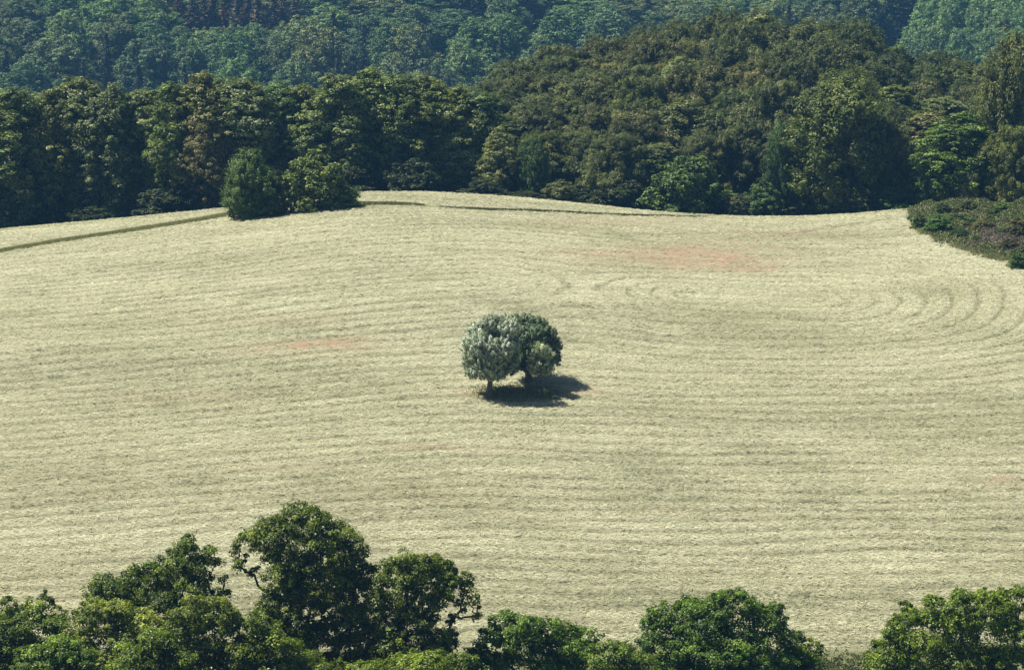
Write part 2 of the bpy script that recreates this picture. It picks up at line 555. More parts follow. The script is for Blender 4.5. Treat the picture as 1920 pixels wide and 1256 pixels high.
# wheel track curving to the meadow's upper right corner
trk = np.exp(-((vf - np.interp(uf, [1050, 1250, 1400, 1480, 1560, 1640, 1700], [440, 441, 437, 441, 428, 416, 407])) / 1.6) ** 2) * sstep(1050, 1250, uf) * (1 - sstep(1650, 1700, uf)) * (yf > 330) * (.4 + .8 * vn(xf / 2, yf, 9))
row = np.clip(row + .8 * trk, 0, 1)
ridge = 1 - row
rough = (1 - floor) * (1 - .6 * bankf)
amp = .06 + .04 * wob(xf, yf, 14, 2)
zf = zf + rough * (amp * 1.6 * ridge + .035 * rngG.random(len(xf)) + .05 * wob(xf, yf * 1.6, .55, 3) + .03 * wob(xf, yf * 1.5, .28, 1))
ii = (np.arange(ny - 1)[:, None] * nx + np.arange(nx - 1)[None]).ravel()
quads = np.stack([ii, ii + 1, ii + nx + 1, ii + nx], 1)
def bil(arr, x, y):
    A = arr.reshape(ny, nx)
    i = np.clip(np.searchsorted(GX, x) - 1, 0, nx - 2); j = np.clip(np.searchsorted(GY, y) - 1, 0, ny - 2)
    fx = (x - GX[i]) / (GX[i + 1] - GX[i]); fy = (y - GY[j]) / (GY[j + 1] - GY[j])
    return (A[j, i] * (1 - fx) + A[j, i + 1] * fx) * (1 - fy) + (A[j + 1, i] * (1 - fx) + A[j + 1, i + 1] * fx) * fy


# loose hay lying on the meadow: short bent wisps of straw, part of the ground
nw = 460000
wy = 236 + (432 - 236) * rngG.random(nw) ** 1.25
wx = (rngG.random(nw) * 2 - 1) * .175 * wy
kp = (bil(green, wx, wy) < .25) & (bil(floor, wx, wy) < .1) & (rngG.random(nw) > bil(bare, wx, wy) * .95) & (rngG.random(nw) > bil(row, wx, wy) * .95)
wx, wy = wx[kp], wy[kp]; nw = len(wx)
wz = bil(zf, wx, wy)
wrow = bil(row, wx, wy); wtone = bil(tone, wx, wy); wbare = bil(bare, wx, wy)
wl = rngG.uniform(.25, .8, nw); ww = rngG.uniform(.03, .075, nw)
ang = rngG.normal(0, .55, nw) + (rngG.random(nw) < .15) * rngG.uniform(-1.5, 1.5, nw)
slope = (bil(zf, wx, wy + .8) - bil(zf, wx, wy - .8)) / 1.6
dx, dy_ = np.cos(ang), np.sin(ang)
dz = dy_ * slope + rngG.normal(.05, .16, nw)
bx, by = -dy_, dx
lift = rngG.uniform(.0, .12, nw)
WV = np.empty((nw, 4, 3))
for q, (a_, b_, l_) in enumerate([(-.5, 0, 0), (0, .5, .09), (.5, 0, 0), (0, -.5, .05)]):
    WV[:, q, 0] = wx + dx * wl * a_ + bx * ww * b_
    WV[:, q, 1] = wy + dy_ * wl * a_ + by * ww * b_
    WV[:, q, 2] = wz + dz * wl * a_ + by * ww * b_ * slope + lift + l_ * rngG.uniform(.3, 1, nw)
wt = np.clip(.66 + .12 * rngG.normal(size=nw) - .62 * wrow + 1.1 * wtone - .1 * wbare, 0, 1)
n0_ = len(xf)
gv = np.concatenate([np.stack([xf, yf, zf], 1), WV.reshape(-1, 3)])
gq = np.concatenate([quads, n0_ + np.arange(nw * 4).reshape(nw, 4)])
z4 = np.zeros(nw * 4)
gm = mesh_np('ground_mesh', gv, gq, smooth=True,
             attrs={'swath': ('POINT', np.concatenate([sw, z4])), 'bare': ('POINT', np.concatenate([bare, z4])), 'green': ('POINT', np.concatenate([green, z4])),
                    'floor': ('POINT', np.concatenate([floor, z4])), 'row': ('POINT', np.concatenate([row, z4])), 'tone': ('POINT', np.concatenate([tone, z4])), 'tint': ('POINT', np.concatenate([np.zeros(n0_), np.repeat(wt, 4)]))})
n_sheet = len(quads)
del gv, gq, z4, WV

m, N, L = new_mat('mown_meadow')
out = N.new('ShaderNodeOutputMaterial')
p = N.new('ShaderNodeBsdfPrincipled'); p.inputs['Roughness'].default_value = .85; p.inputs['Specular IOR Level'].default_value = .2
L.new(p.outputs[0], out.inputs[0])
tc = N.new('ShaderNodeTexCoord')


def attr(n):
    a = N.new('ShaderNodeAttribute'); a.attribute_name = n
    return a.outputs['Fac']


def noise(vec, scale, detail=4, rough_=.6, dist=0.):
    n = N.new('ShaderNodeTexNoise'); n.inputs['Scale'].default_value = scale
    n.inputs['Detail'].default_value = detail; n.inputs['Roughness'].default_value = rough_
    n.inputs['Distortion'].default_value = dist
    L.new(vec, n.inputs['Vector'])
    return n.outputs['Fac']


def maprange(x, a, b, c=0., d=1.):
    r = N.new('ShaderNodeMapRange')
    r.inputs[1].default_value = a; r.inputs[2].default_value = b; r.inputs[3].default_value = c; r.inputs[4].default_value = d
    L.new(x, r.inputs[0])
    return r.outputs[0]


def math_(op, a, b=None):
    r = N.new('ShaderNodeMath'); r.operation = op
    for i, q in enumerate((a, b)):
        if q is None: continue
        if isinstance(q, (int, float)): r.inputs[i].default_value = q
        else: L.new(q, r.inputs[i])
    return r.outputs[0]


def mixc(f, a, b):
    r = N.new('ShaderNodeMix'); r.data_type = 'RGBA'
    if isinstance(f, (int, float)): r.inputs[0].default_value = f
    else: L.new(f, r.inputs[0])
    for i, q in ((6, a), (7, b)):
        if isinstance(q, tuple): r.inputs[i].default_value = (*q, 1)
        else: L.new(q, r.inputs[i])
    return r.outputs[2]


def mapping(scale, rot=0.):
    mp = N.new('ShaderNodeMapping'); mp.inputs['Scale'].default_value = scale; mp.inputs['Rotation'].default_value = (0, 0, rot)
    L.new(tc.outputs['Object'], mp.inputs[0])
    return mp.outputs[0]


obj = tc.outputs['Object']
S_ = attr('swath')
sepx = N.new('ShaderNodeSeparateXYZ'); L.new(obj, sepx.inputs[0])
cmb = N.new('ShaderNodeCombineXYZ')
L.new(math_('MULTIPLY', sepx.outputs[0], .35), cmb.inputs[0]); L.new(math_('MULTIPLY', S_, 3.0), cmb.inputs[1])
streak = noise(cmb.outputs[0], 1.0, 6, .68)             # long fibres lying along the rows
cmb2 = N.new('ShaderNodeCombineXYZ')
L.new(math_('MULTIPLY', sepx.outputs[0], 1.3), cmb2.inputs[0]); L.new(math_('MULTIPLY', S_, 9.0), cmb2.inputs[1])
streak2 = noise(cmb2.outputs[0], 1.3, 5, .7)
fine = noise(mapping((1, 1.6, 1), .15), 3.2, 6, .75)
big = noise(obj, .035, 4, .55)
mid = noise(obj, .22, 4, .6)
line = attr('row')
pale, straw, dull, darkc = (.48, .47, .325), (.395, .385, .25), (.27, .255, .135), (.12, .115, .045)
c = mixc(maprange(streak, .38, .66), straw, pale)
c = mixc(maprange(streak2, .55, .36, 0, .55), c, dull)
c = mixc(maprange(attr('tone'), .0, .3, 0, .8), c, (.50, .49, .34))
c = mixc(maprange(attr('tone'), .0, -.3, 0, .8), c, (.21, .215, .11))
c = mixc(maprange(line, .1, .9, 0, .8), c, (.20, .20, .10))
c = mixc(maprange(fine, .36, .27, 0, .6), c, darkc)
c = mixc(maprange(math_('ADD', math_('MULTIPLY', mid, .6), math_('MULTIPLY', streak2, .5)), .42, .34, 0, .55), c, darkc)
dash = noise(mapping((.45, 1.25, 1), -.06), .62, 3, .6)
c = mixc(maprange(dash, .655, .70, 0, .75), c, (.13, .135, .055))
c = mixc(maprange(big, .42, .62, 0, .30), c, (.33, .325, .17))
c = mixc(maprange(mid, .5, .75, 0, .25), c, (.36, .31, .19))
bn = math_('MULTIPLY', attr('bare'), maprange(math_('ADD', mid, math_('MULTIPLY', streak, .9)), .72, 1.12, .1, 1.5))
c = mixc(bn, c, mixc(fine, (.35, .235, .145), (.42, .30, .185)))
gcol = mixc(noise(obj, 1.8, 5, .7), (.10, .11, .036), (.24, .24, .10))
c = mixc(attr('green'), c, gcol)
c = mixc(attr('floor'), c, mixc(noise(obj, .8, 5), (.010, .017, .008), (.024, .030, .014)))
L.new(c, p.inputs['Base Color'])
hgt = math_('ADD', math_('MULTIPLY', streak2, .7), math_('MULTIPLY', fine, .8))
hgt = math_('ADD', hgt, math_('MULTIPLY', line, -.35))
bm = N.new('ShaderNodeBump'); bm.inputs['Distance'].default_value = .32; bm.inputs['Strength'].default_value = 1.0
L.new(hgt, bm.inputs['Height']); L.new(bm.outputs[0], p.inputs['Normal'])
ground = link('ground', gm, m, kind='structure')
gm.materials.append(leaf_mat('loose_hay', (.13, .13, .06), (.39, .38, .232), (.61, .595, .42), .7, .3, .25))
mi = np.zeros(len(gm.polygons), np.int32); mi[n_sheet:] = 1
gm.polygons.foreach_set('material_index', mi)
del X, Y, xf, yf, zf, uf, vf, bankf, sw, bare, tuft, green, floor, ridge, rough, amp, linef, dist_line, lw


# ------------------------------------------------------------------ near wood behind the crest
rngW = np.random.default_rng(77)
P_WOOD = [proto_broad(100 + i, 18, 4.3, .03, 78, .27, .19, 20, 46, tall=1.35, br=(.7, 1.7), clump_r=.44) for i in range(5)]
P_BEECH = [proto_broad(200 + i, 18, 6.0, .04, 84, .34, .12, 28, 58, style='droop', br=(1.0, 2.3), clump_r=.6, shape=.5, rise=.3, tall=1.25) for i in range(4)]
P_BUSH = [proto_broad(300 + i, 6, 3.2, .02, 34, .30, .2, 13, 34, br=(.7, 1.2), clump_r=.4, rise=.25) for i in range(3)]
P_UP = [proto_broad(350 + i, 12, 3.2, .03, 60, .26, .11, 18, 60, style='up', br=(.8, 1.4), clump_r=.45, rise=.3) for i in range(2)]
PROTOS = {'wood': (P_WOOD, M_WOOD), 'beech': (P_BEECH, M_BEECH), 'bush': (P_BUSH, M_SHRUB), 'up': (P_UP, M_SHRUB)}
ORD = ['first', 'second', 'third', 'fourth', 'fifth', 'sixth', 'seventh', 'eighth', 'ninth', 'tenth', 'eleventh', 'twelfth', 'thirteenth',
       'fourteenth', 'fifteenth', 'sixteenth', 'seventeenth', 'eighteenth', 'nineteenth', 'twentieth', 'twenty-first', 'twenty-second',
       'twenty-third', 'twenty-fourth', 'twenty-fifth', 'twenty-sixth', 'twenty-seventh', 'twenty-eighth', 'twenty-ninth', 'thirtieth',
       'thirty-first', 'thirty-second', 'thirty-third', 'thirty-fourth', 'thirty-fifth', 'thirty-sixth', 'thirty-seventh', 'thirty-eighth']


def placed(kind, u, vtop, wpx, Yd, name, label, cat, group=None, color=(1, 1, 1), idx=None, rot=None, jit=.06, vbase=None):
    protos, mat = PROTOS[kind]
    i = int(rngW.integers(len(protos))) if idx is None else idx
    cm, tm, h0, R0 = protos[i]
    top = at(u, vtop, Yd)
    if vbase is not None:
        g = gp(u, vbase); Yd = g[1]; top = at(u, vtop, Yd); x = top[0]; zb = g[2]
    else:
        x = top[0]; zb = float(H(x, Yd))
    hh = max(top[2] - zb, 1.0)
    r = wpx / 2 / FPX * Yd
    col = tuple(float(a * rngW.uniform(1 - jit, 1 + jit)) for a in color)
    return new_tree(name, label, cat, (x, Yd, zb - .1), cm, tm, mat, M_BARK, group,
                    rngW.uniform(0, 6.28) if rot is None else rot,
                    (r / R0, r / R0, hh / (h0 * .99)), col)


OL = (1.1, 1.1, .65)      # olive
GR = (.85, 1.05, .8)        # fresh green
BR = (1.3, 1.0, .85)       # brownish
PL = (1.25, 1.2, 1.05)      # pale
left_front = [(-55, 190, 130, GR), (20, 176, 120, (.95, 1.1, .7)), (95, 172, 90, OL), (150, 148, 120, (.95, 1, .8)), (215, 165, 90, (.9, .95, .9)),
              (265, 172, 100, PL), (318, 164, 80, OL), (372, 142, 110, (1.25, 1.1, .9)), (455, 150, 120, (.95, 1.05, .95)), (520, 160, 95, (.9, 1.1, .9)),
              (570, 162, 85, OL), (628, 148, 105, PL), (688, 134, 105, (1.2, 1.2, .8)), (745, 142, 90, (1.1, 1.15, .9)), (800, 148, 100, OL), (858, 165, 90, (1.1, 1.2, .8)),
              (905, 178, 80, GR)]
for i, (u, vt, wd, c_) in enumerate(left_front):
    placed('wood', u, vt, wd * 1.45, 449 + rngW.uniform(-2.5, 4), 'woodland_tree',
           'front row tree of the near wood, %s from the left photo edge' % ORD[i], 'tree',
           'front trees of the near wood on the left', c_, idx=i % 5)
for i, u in enumerate(np.arange(-20, 900, 62)):
    vt = np.interp(u, [a[0] for a in left_front], [a[1] for a in left_front]) + rngW.uniform(2, 14)
    placed('wood', u + rngW.uniform(-15, 15), vt, 150, 459 + rngW.uniform(-1, 4), 'woodland_tree',
           'tree top behind the near wood\'s front row, %s from the left edge' % ORD[i], 'tree',
           'second row of the near wood on the left', (1, 1.1, .8))
# brownish tree in the left wood
placed('wood', 385, 205, 95, 444, 'woodland_tree', 'brownish leaved tree in the left wood, left of the two edge bushes', 'tree', None, (1.35, 1.0, 1.0), idx=2, vbase=None)

# low growth along the foot of the wood
k = 0
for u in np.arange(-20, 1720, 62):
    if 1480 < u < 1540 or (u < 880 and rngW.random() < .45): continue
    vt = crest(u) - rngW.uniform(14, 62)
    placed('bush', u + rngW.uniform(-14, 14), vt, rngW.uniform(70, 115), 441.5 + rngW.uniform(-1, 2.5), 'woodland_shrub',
           'shade-tinted dark shrub at the foot of the near wood, %s from the left' % ORD[k], 'shrub', 'shrubs along the foot of the near wood',
           (.5, .56, .5))  # dark leaf tint stands in for the shade at the wood's foot
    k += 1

# the wooded hump on the right, from the back to the front: (distance, tops)
hump_top = ([850, 900, 960, 1030, 1110, 1200, 1260, 1330, 1400, 1460, 1520, 1600, 1650, 1700, 1760, 1830, 1900, 1960],
            [182, 156, 122, 93, 76, 64, 54, 38, 26, 24, 40, 46, 76, 98, 108, 112, 104, 98])
rows = [(540, 0, 960, 1800, 80, 150), (522, 26, 930, 1860, 88, 156), (504, 60, 915, 1900, 92, 160), (487, 98, 900, 1940, 94, 160),
        (470, 142, 930, 1960, 90, 150), (454, 200, 905, 1960, 78, 128)]
for r_, (Yd, dv, u0, u1, stp, wd) in enumerate(rows):
    k = 0
    for u in np.arange(u0 + (r_ % 2) * 30, u1, stp):
        uu = u + rngW.uniform(-14, 14)
        vt = np.interp(uu, *hump_top)
        flat = np.interp(uu, [850, 1000, 1200, 1500, 1700, 1900], [.35, .75, 1.0, 1.0, .8, .7])
        vt = vt + dv * flat + (rngW.uniform(-1, 5) if r_ == 0 else rngW.uniform(-14, 16))
        kind = 'beech' if rngW.random() < .8 else 'wood'
        tints = [(1.05, 1.05, .85), (1.12, 1.05, .85), (.85, .92, .7), (.7, .8, .6), (1.2, 1.2, 1.05), (1.0, 1.08, .6)]
        c_ = tints[int(rngW.integers(6))]
        placed(kind, uu, vt, wd * rngW.uniform(.85, 1.25), Yd + rngW.uniform(-4, 4), 'beech_tree' if kind == 'beech' else 'woodland_tree',
               'olive tree on the wooded hump, %s row from the top, %s from the left' % (ORD[r_], ORD[k]), 'tree',
               'trees on the wooded hump at the right', c_)
        k += 1

# trees of the hump that stand out at its edge
sp = [
    ('beech', 1150, 255, 130, 446, 'beech_tree', 'dark drooping beech at the wood edge, left of the bright green bush', 'tree', (1.0, 1.05, .8)),
    ('wood', 935, 240, 75, 445, 'woodland_tree', 'slim tree with silvery glinting leaves where the hump meets the left wood', 'tree', (1.5, 1.4, 1.3)),
    ('up', 1000, 262, 62, 443.5, 'young_tree', 'fresh green slim tree at the left foot of the wooded hump', 'tree', (.85, 1.1, .65)),
    ('bush', 1052, 338, 70, 437.5, 'shrub', 'greyish green shrub on the crest at the foot of the hump', 'shrub', (1.5, 1.35, 1.25)),
    ('bush', 1290, 292, 150, 440, 'leafy_bush', 'large bright green bush at the foot of the hump beside a dark hollow', 'bush', (.85, 1.02, .5)),
    ('bush', 1432, 342, 92, 438, 'leafy_bush', 'rounded mid green bush at the wood edge between dark hollow and olive tree', 'bush', (.8, 1.05, .6)),
    ('bush', 1385, 365, 60, 437, 'leafy_bush', 'low grey green bush left of the rounded mid green bush', 'bush', (1.05, 1.0, .9)),
    ('up', 1462, 238, 60, 441, 'young_tree', 'slender blue green young tree left of the big olive tree', 'tree', (.8, 1.15, .8)),
    ('up', 1568, 160, 205, 441, 'olive_green_tree', 'broad olive green tree with upright sprays in front of the wooded hump', 'tree', (1.3, 1.38, .68)),
    ('up', 1665, 225, 100, 442, 'young_tree', 'greyish olive tree just right of the broad olive green tree', 'tree', (1.2, 1.15, .9)),
    ('bush', 1590, 335, 120, 438, 'shrub', 'dark shrub beneath the broad olive green tree', 'shrub', (.7, .8, .7)),
    ('bush', 1680, 350, 90, 437, 'shrub', 'dim green shrub at the wood edge left of the bright green tree', 'shrub', (.7, .95, .6)),
    ('wood', 1800, 215, 165, 438, 'bright_green_tree', 'bright green leafy tree above the overgrown bank', 'tree', (.95, 1.2, .5)),
    ('bush', 1755, 310, 80, 436, 'leafy_bush', 'yellow green bush at the left foot of the bright green tree', 'bush', (1.1, 1.3, .55)),
    ('up', 1815, 322, 42, 433, 'young_tree', 'small silvery sapling above the overgrown bank', 'tree', (2.2, 2.0, 1.9)),
    ('up', 1893, 78, 125, 440, 'tall_silver_tree', 'tall silvery leaved tree rising at the right edge of the photo', 'tree', (1.55, 1.35, 1.0)),
    ('beech', 1905, 240, 130, 434, 'woodland_tree', 'olive drooping tree at the right edge above the bank', 'tree', (1.3, 1.3, .7)),
]
for (kd, u, vt, wd, Yd, nm, lb, ct, c_) in sp:
    placed(kd, u, vt, wd, Yd, nm, lb, ct, None, c_)

# the two bushy trees on the crest and their low companions
edge = [('up', 468, 284, 100, 411, 'crest_bush', 'conical dark green bush tree on the crest where the grass strip ends', 'bush', (1.2, 1.4, .8)),
        ('bush', 520, 322, 64, 405, 'crest_bush', 'small dark bush squeezed between the two larger crest bushes', 'bush', (.7, .85, .6)),
        ('bush', 588, 286, 124, 396, 'crest_bush', 'broad olive bush on the crest with pale leaves on its crown', 'bush', (1.5, 1.55, 1.0)),
        ('bush', 645, 348, 66, 391, 'crest_bush', 'low olive bush at the right end of the crest bushes', 'bush', (1.5, 1.55, 1.0)),
        ('bush', 444, 378, 36, 411, 'crest_bush', 'lowest pale olive bush at the foot of the conical one', 'bush', (1.4, 1.4, .8))]
for (kd, u, vt, wd, vb, nm, lb, ct, c_) in edge:
    placed(kd, u, vt, wd, 0, nm, lb, ct, 'bushes on the crest of the meadow', c_, vbase=vb)

# ------------------------------------------------------------------ far hillside wood
P_FAR = [proto_broad(400 + i, 20, 7.0, .05, 60, .44, .32, 20, 30, br=(1.6, 3.2), clump_r=.7, rise=.3, shape=.6, tall=1.3, lump=.15) for i in range(4)]
P_SPR = [proto_spruce(500 + i) for i in range(2)]
PROTOS['far'] = (P_FAR, M_FAR); PROTOS['spruce'] = (P_SPR, M_SPRUCE)
far_rows = [
    (945, [-60, 0, 200, 400, 700, 860, 1000], [150, 128, 118, 120, 108, 118, 128], -40, 1000, 96, 'lowest row'),
    (975, [-60, 0, 150, 330, 400, 560, 700, 900, 1100], [100, 88, 82, 62, 70, 62, 62, 84, 70], -60, 1120, 84, 'second row up'),
    (1008, [-60, 0, 200, 310, 350, 520, 560, 640, 800, 1000, 1200, 1300, 1600, 1700], [50, 42, 36, 40, 60, 56, 36, 34, 40, 36, 30, 20, 26, 50], -40, 1640, 84, 'third row up'),
    (1042, [-60, 0, 300, 345, 350, 540, 541, 700, 1000, 1200, 1600, 1700], [8, 4, 2, 2, 30, 30, 6, 18, 4, -4, -6, 30], -60, 1640, 84, 'fourth row up'),
    (1085, [-60, 300, 600, 1000, 1600, 1700], [-22, -24, -16, -18, -26, 10], -30, 1700, 92, 'top row'),
]
for (Yd, us, vs, u0, u1, stp, words) in far_rows:
    k = 0
    for u in np.arange(u0, u1, stp):
        uu = u + rngW.uniform(-16, 16)
        if Yd == 1042 and 325 < uu < 550: continue
        if Yd == 1085 and 350 < uu < 520: continue
        vt = np.interp(uu, us, vs) + rngW.uniform(-12, 16)
        kind = 'far'
        if rngW.random() < (.30 if uu < 330 and Yd < 1000 else .10) or (Yd == 945 and 600 < uu < 680): kind = 'spruce'
        tn = [(1, .95, .95), (.8, .95, .75), (1.35, 1.15, 1.0), (.65, .75, .75), (1.25, 1.3, 1.0), (.9, .8, .8)][int(rngW.integers(6))]
        placed(kind, uu, vt - (10 if kind == 'spruce' else 0), (60 if kind == 'spruce' else 118) * rngW.uniform(.85, 1.2), Yd + rngW.uniform(-8, 8),
               'spruce_tree' if kind == 'spruce' else 'far_tree',
               ('dark pointed spruce' if kind == 'spruce' else 'hazy rounded tree') + ' on the far hillside, %s, %s from left' % (words, ORD[k]),
               'tree', 'trees on the far hillside', tn)
        k += 1
for i, u in enumerate(np.arange(312, 560, 22)):
    placed('spruce', u + rngW.uniform(-5, 5), -24 + rngW.uniform(-8, 14), 66, 1050 + rngW.uniform(-5, 5), 'dead_spruce_tree',
           'reddish brown dead spruce at the top of the photo, %s from the left' % ORD[i], 'tree', 'dead spruces on the far hillside', (4.6, 2.1, 2.3))
for i, u in enumerate([340, 372, 405, 440, 476, 508, 536]):
    placed('far', u, 54 + rngW.uniform(-5, 8), 74, 1034, 'far_tree', 'rounded far tree standing just below the reddish dead spruces, %s from the left' % ORD[i],
           'tree', 'far trees below the dead spruces', (1, 1.05, .9))
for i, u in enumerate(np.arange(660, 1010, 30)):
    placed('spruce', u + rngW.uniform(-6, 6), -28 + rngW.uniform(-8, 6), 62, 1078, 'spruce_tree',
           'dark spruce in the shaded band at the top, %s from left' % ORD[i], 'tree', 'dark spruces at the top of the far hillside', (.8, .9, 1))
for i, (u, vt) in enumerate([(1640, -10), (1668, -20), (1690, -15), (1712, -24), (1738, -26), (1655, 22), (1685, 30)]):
    placed('spruce', u, vt, 66, 1070 - (vt > 0) * 40, 'spruce_tree', 'spruce tinted shade-blue in the gap beside the pale slope, %s from left' % ORD[i], 'tree',
           'dark spruces in the gap at the upper right', (.6, .75, .9))  # blue-dark tint puts the gap's deep shade into the needle colour
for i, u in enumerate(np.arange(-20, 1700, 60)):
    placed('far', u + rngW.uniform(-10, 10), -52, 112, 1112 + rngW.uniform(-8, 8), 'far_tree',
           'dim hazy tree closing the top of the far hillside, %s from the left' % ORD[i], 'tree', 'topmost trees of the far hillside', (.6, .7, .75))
k = 0
for r_, (Yd, dv) in enumerate([(985, 66), (1005, 40), (1025, 14), (1045, -12), (1065, -34)]):
    for u in np.arange(1705 + r_ * 14, 1960, 52):
        uu = u + rngW.uniform(-10, 10)
        placed('far', uu, dv + np.interp(uu, [1680, 1760, 1960], [14, -4, -14]) + rngW.uniform(-5, 5), 74 * rngW.uniform(.85, 1.2), Yd + rngW.uniform(-5, 5), 'far_tree',
               'pale tree on the upper right slope, %s row up, %s from left' % (ORD[r_], ORD[int((u - 1705 - r_ * 14) / 52)]), 'tree',
               'pale trees on the upper right slope', (1.35, 1.4, 1.25))  # leaf tint lightened in place of thicker haze over this slope


# ------------------------------------------------------------------ trees drawn bough by bough
def bough_tree(name, label, category, base, Yd, boughs, mat, bark, dens=9., leaves=34, clump_r=.36, L_=.17, W_=.125, style='round', depth=.8,
               trunk_r=.3, seed=1, group=None, color=(1, 1, 1), twin=True, top_h=None, fork=.35, spread=.5):
    rng = np.random.default_rng(seed)
    base = np.asarray(base, float)
    ppm = FPX / (Yd * 1.006)
    bs = np.array(boughs, float)
    uc = (bs[:, 0].min() + bs[:, 0].max()) / 2
    Wd = max((bs[:, 0] + bs[:, 2]).max() - uc, 20)
    bc, br = [], []
    for (u, v, ru, rv) in bs:
        q = math.sqrt(max(.05, 1 - ((u - uc) / Wd) ** 2)) * Wd / ppm * depth
        offs = [rng.uniform(.15, .75) * q, -rng.uniform(.15, .75) * q] if twin and ru > 22 else [rng.uniform(-.5, .5) * q]
        for j, o in enumerate(offs):
            P = at(u + (rng.uniform(-6, 6) if j else 0), v + (rng.uniform(-2, 8) if j else 0), Yd + o)
            bc.append(P - base)
            f = .88 if j else .95
            br.append([ru / ppm * f, (ru + rv) / 2 / ppm * .9, rv / ppm * f])
    bc = np.array(bc); br = np.maximum(np.array(br), .25)
    vol = (br.prod(axis=1)) ** (2 / 3)
    cm, cc, bi = foliage('crown_mesh', bc, br * 1.0, rng, dens * vol.mean(), leaves, clump_r, L_, W_, style, spread=spread)
    h = (bc[:, 2].max() - .5) if top_h is None else top_h
    tm = skeleton('trunk_mesh', bc, h, trunk_r, rng, cc, bi, fork=fork)
    return new_tree(name, label, category, base, cm, tm, mat, bark, group, 0, (1, 1, 1), color)


def fg(name, label, u0, Yd, boughs, **kw):
    x = at(u0, 1256, Yd)[0]
    return bough_tree(name, label, kw.pop('category', 'tree'), (x, Yd, float(H(x, Yd))), Yd, boughs, kw.pop('mat', M_OAK), M_BARK, **kw)


fg('oak_tree', 'tallest foreground oak with gaps in its crown and a bare arching bough on its left', 585, 214, [
    (560, 968, 42, 28), (598, 985, 38, 30), (512, 990, 40, 28), (478, 1008, 34, 24), (450, 1030, 18, 24), (446, 1060, 15, 18), (468, 1072, 20, 10),
    (540, 1010, 45, 30), (640, 1010, 30, 24), (662, 1022, 24, 26), (678, 1040, 18, 22), (600, 1030, 50, 34), (520, 1040, 40, 22), (650, 1060, 38, 28),
    (570, 1065, 52, 30), (690, 1072, 18, 26), (620, 1085, 50, 30), (530, 1085, 40, 28), (665, 1105, 40, 34), (560, 1110, 50, 32), (605, 1130, 50, 26),
    (512, 1130, 34, 30), (500, 1158, 26, 26), (665, 1150, 40, 30), (545, 1165, 40, 28), (690, 1190, 34, 36), (640, 1200, 46, 24), (560, 1205, 52, 28), (592, 1182, 40, 22), (628, 1168, 28, 18), (600, 1250, 60, 30), (690, 1245, 50, 34),
    (580, 1300, 80, 30), (680, 1300, 60, 30)], dens=24, leaves=60, trunk_r=.42, seed=11, depth=.7)
fg('oak_tree', 'spreading foreground oak right of the tallest one with a trailing bough towards the field', 792, 211, [
    (762, 1052, 30, 16), (740, 1064, 30, 18), (806, 1054, 24, 18), (826, 1064, 26, 20), (782, 1076, 44, 22), (852, 1078, 22, 18), (872, 1092, 18, 20), (720, 1090, 26, 26), (838, 1098, 36, 22),
    (760, 1105, 40, 26), (876, 1118, 20, 12), (896, 1132, 15, 9), (893, 1155, 7, 9), (864, 1136, 20, 10), (822, 1126, 26, 20), (800, 1125, 24, 20), (850, 1160, 16, 12), (710, 1130, 26, 34), (755, 1145, 40, 26), (735, 1180, 40, 30), (800, 1165, 26, 22), (790, 1200, 44, 24), (838, 1192, 26, 20),
    (740, 1225, 48, 30), (830, 1222, 32, 24), (790, 1252, 60, 28), (800, 1300, 80, 30)], dens=24, leaves=60, trunk_r=.34, seed=12, depth=.7, color=(1.15, 1.15, 1))
fg('oak_tree', 'foreground oak left of the tallest one, its pointed crown sloping down to the left', 345, 212, [
    (350, 1012, 14, 14), (348, 1030, 26, 18), (390, 1034, 16, 18), (322, 1048, 30, 18), (372, 1056, 30, 20), (402, 1062, 18, 14), (296, 1066, 26, 16), (340, 1074, 40, 22),
    (270, 1072, 26, 16), (250, 1086, 30, 18), (420, 1084, 10, 8), (390, 1090, 20, 14), (418, 1106, 16, 10), (300, 1096, 44, 24), (355, 1104, 36, 22), (195, 1092, 26, 16), (215, 1104, 34, 20),
    (175, 1106, 22, 16), (185, 1125, 34, 20), (250, 1120, 44, 24), (400, 1118, 30, 14), (310, 1130, 50, 26), (370, 1136, 40, 20), (165, 1135, 18, 14), (240, 1160, 60, 30), (340, 1170, 60, 30)],
   dens=24, leaves=60, trunk_r=.36, seed=13, depth=.6, color=(.95, 1, 1.05))
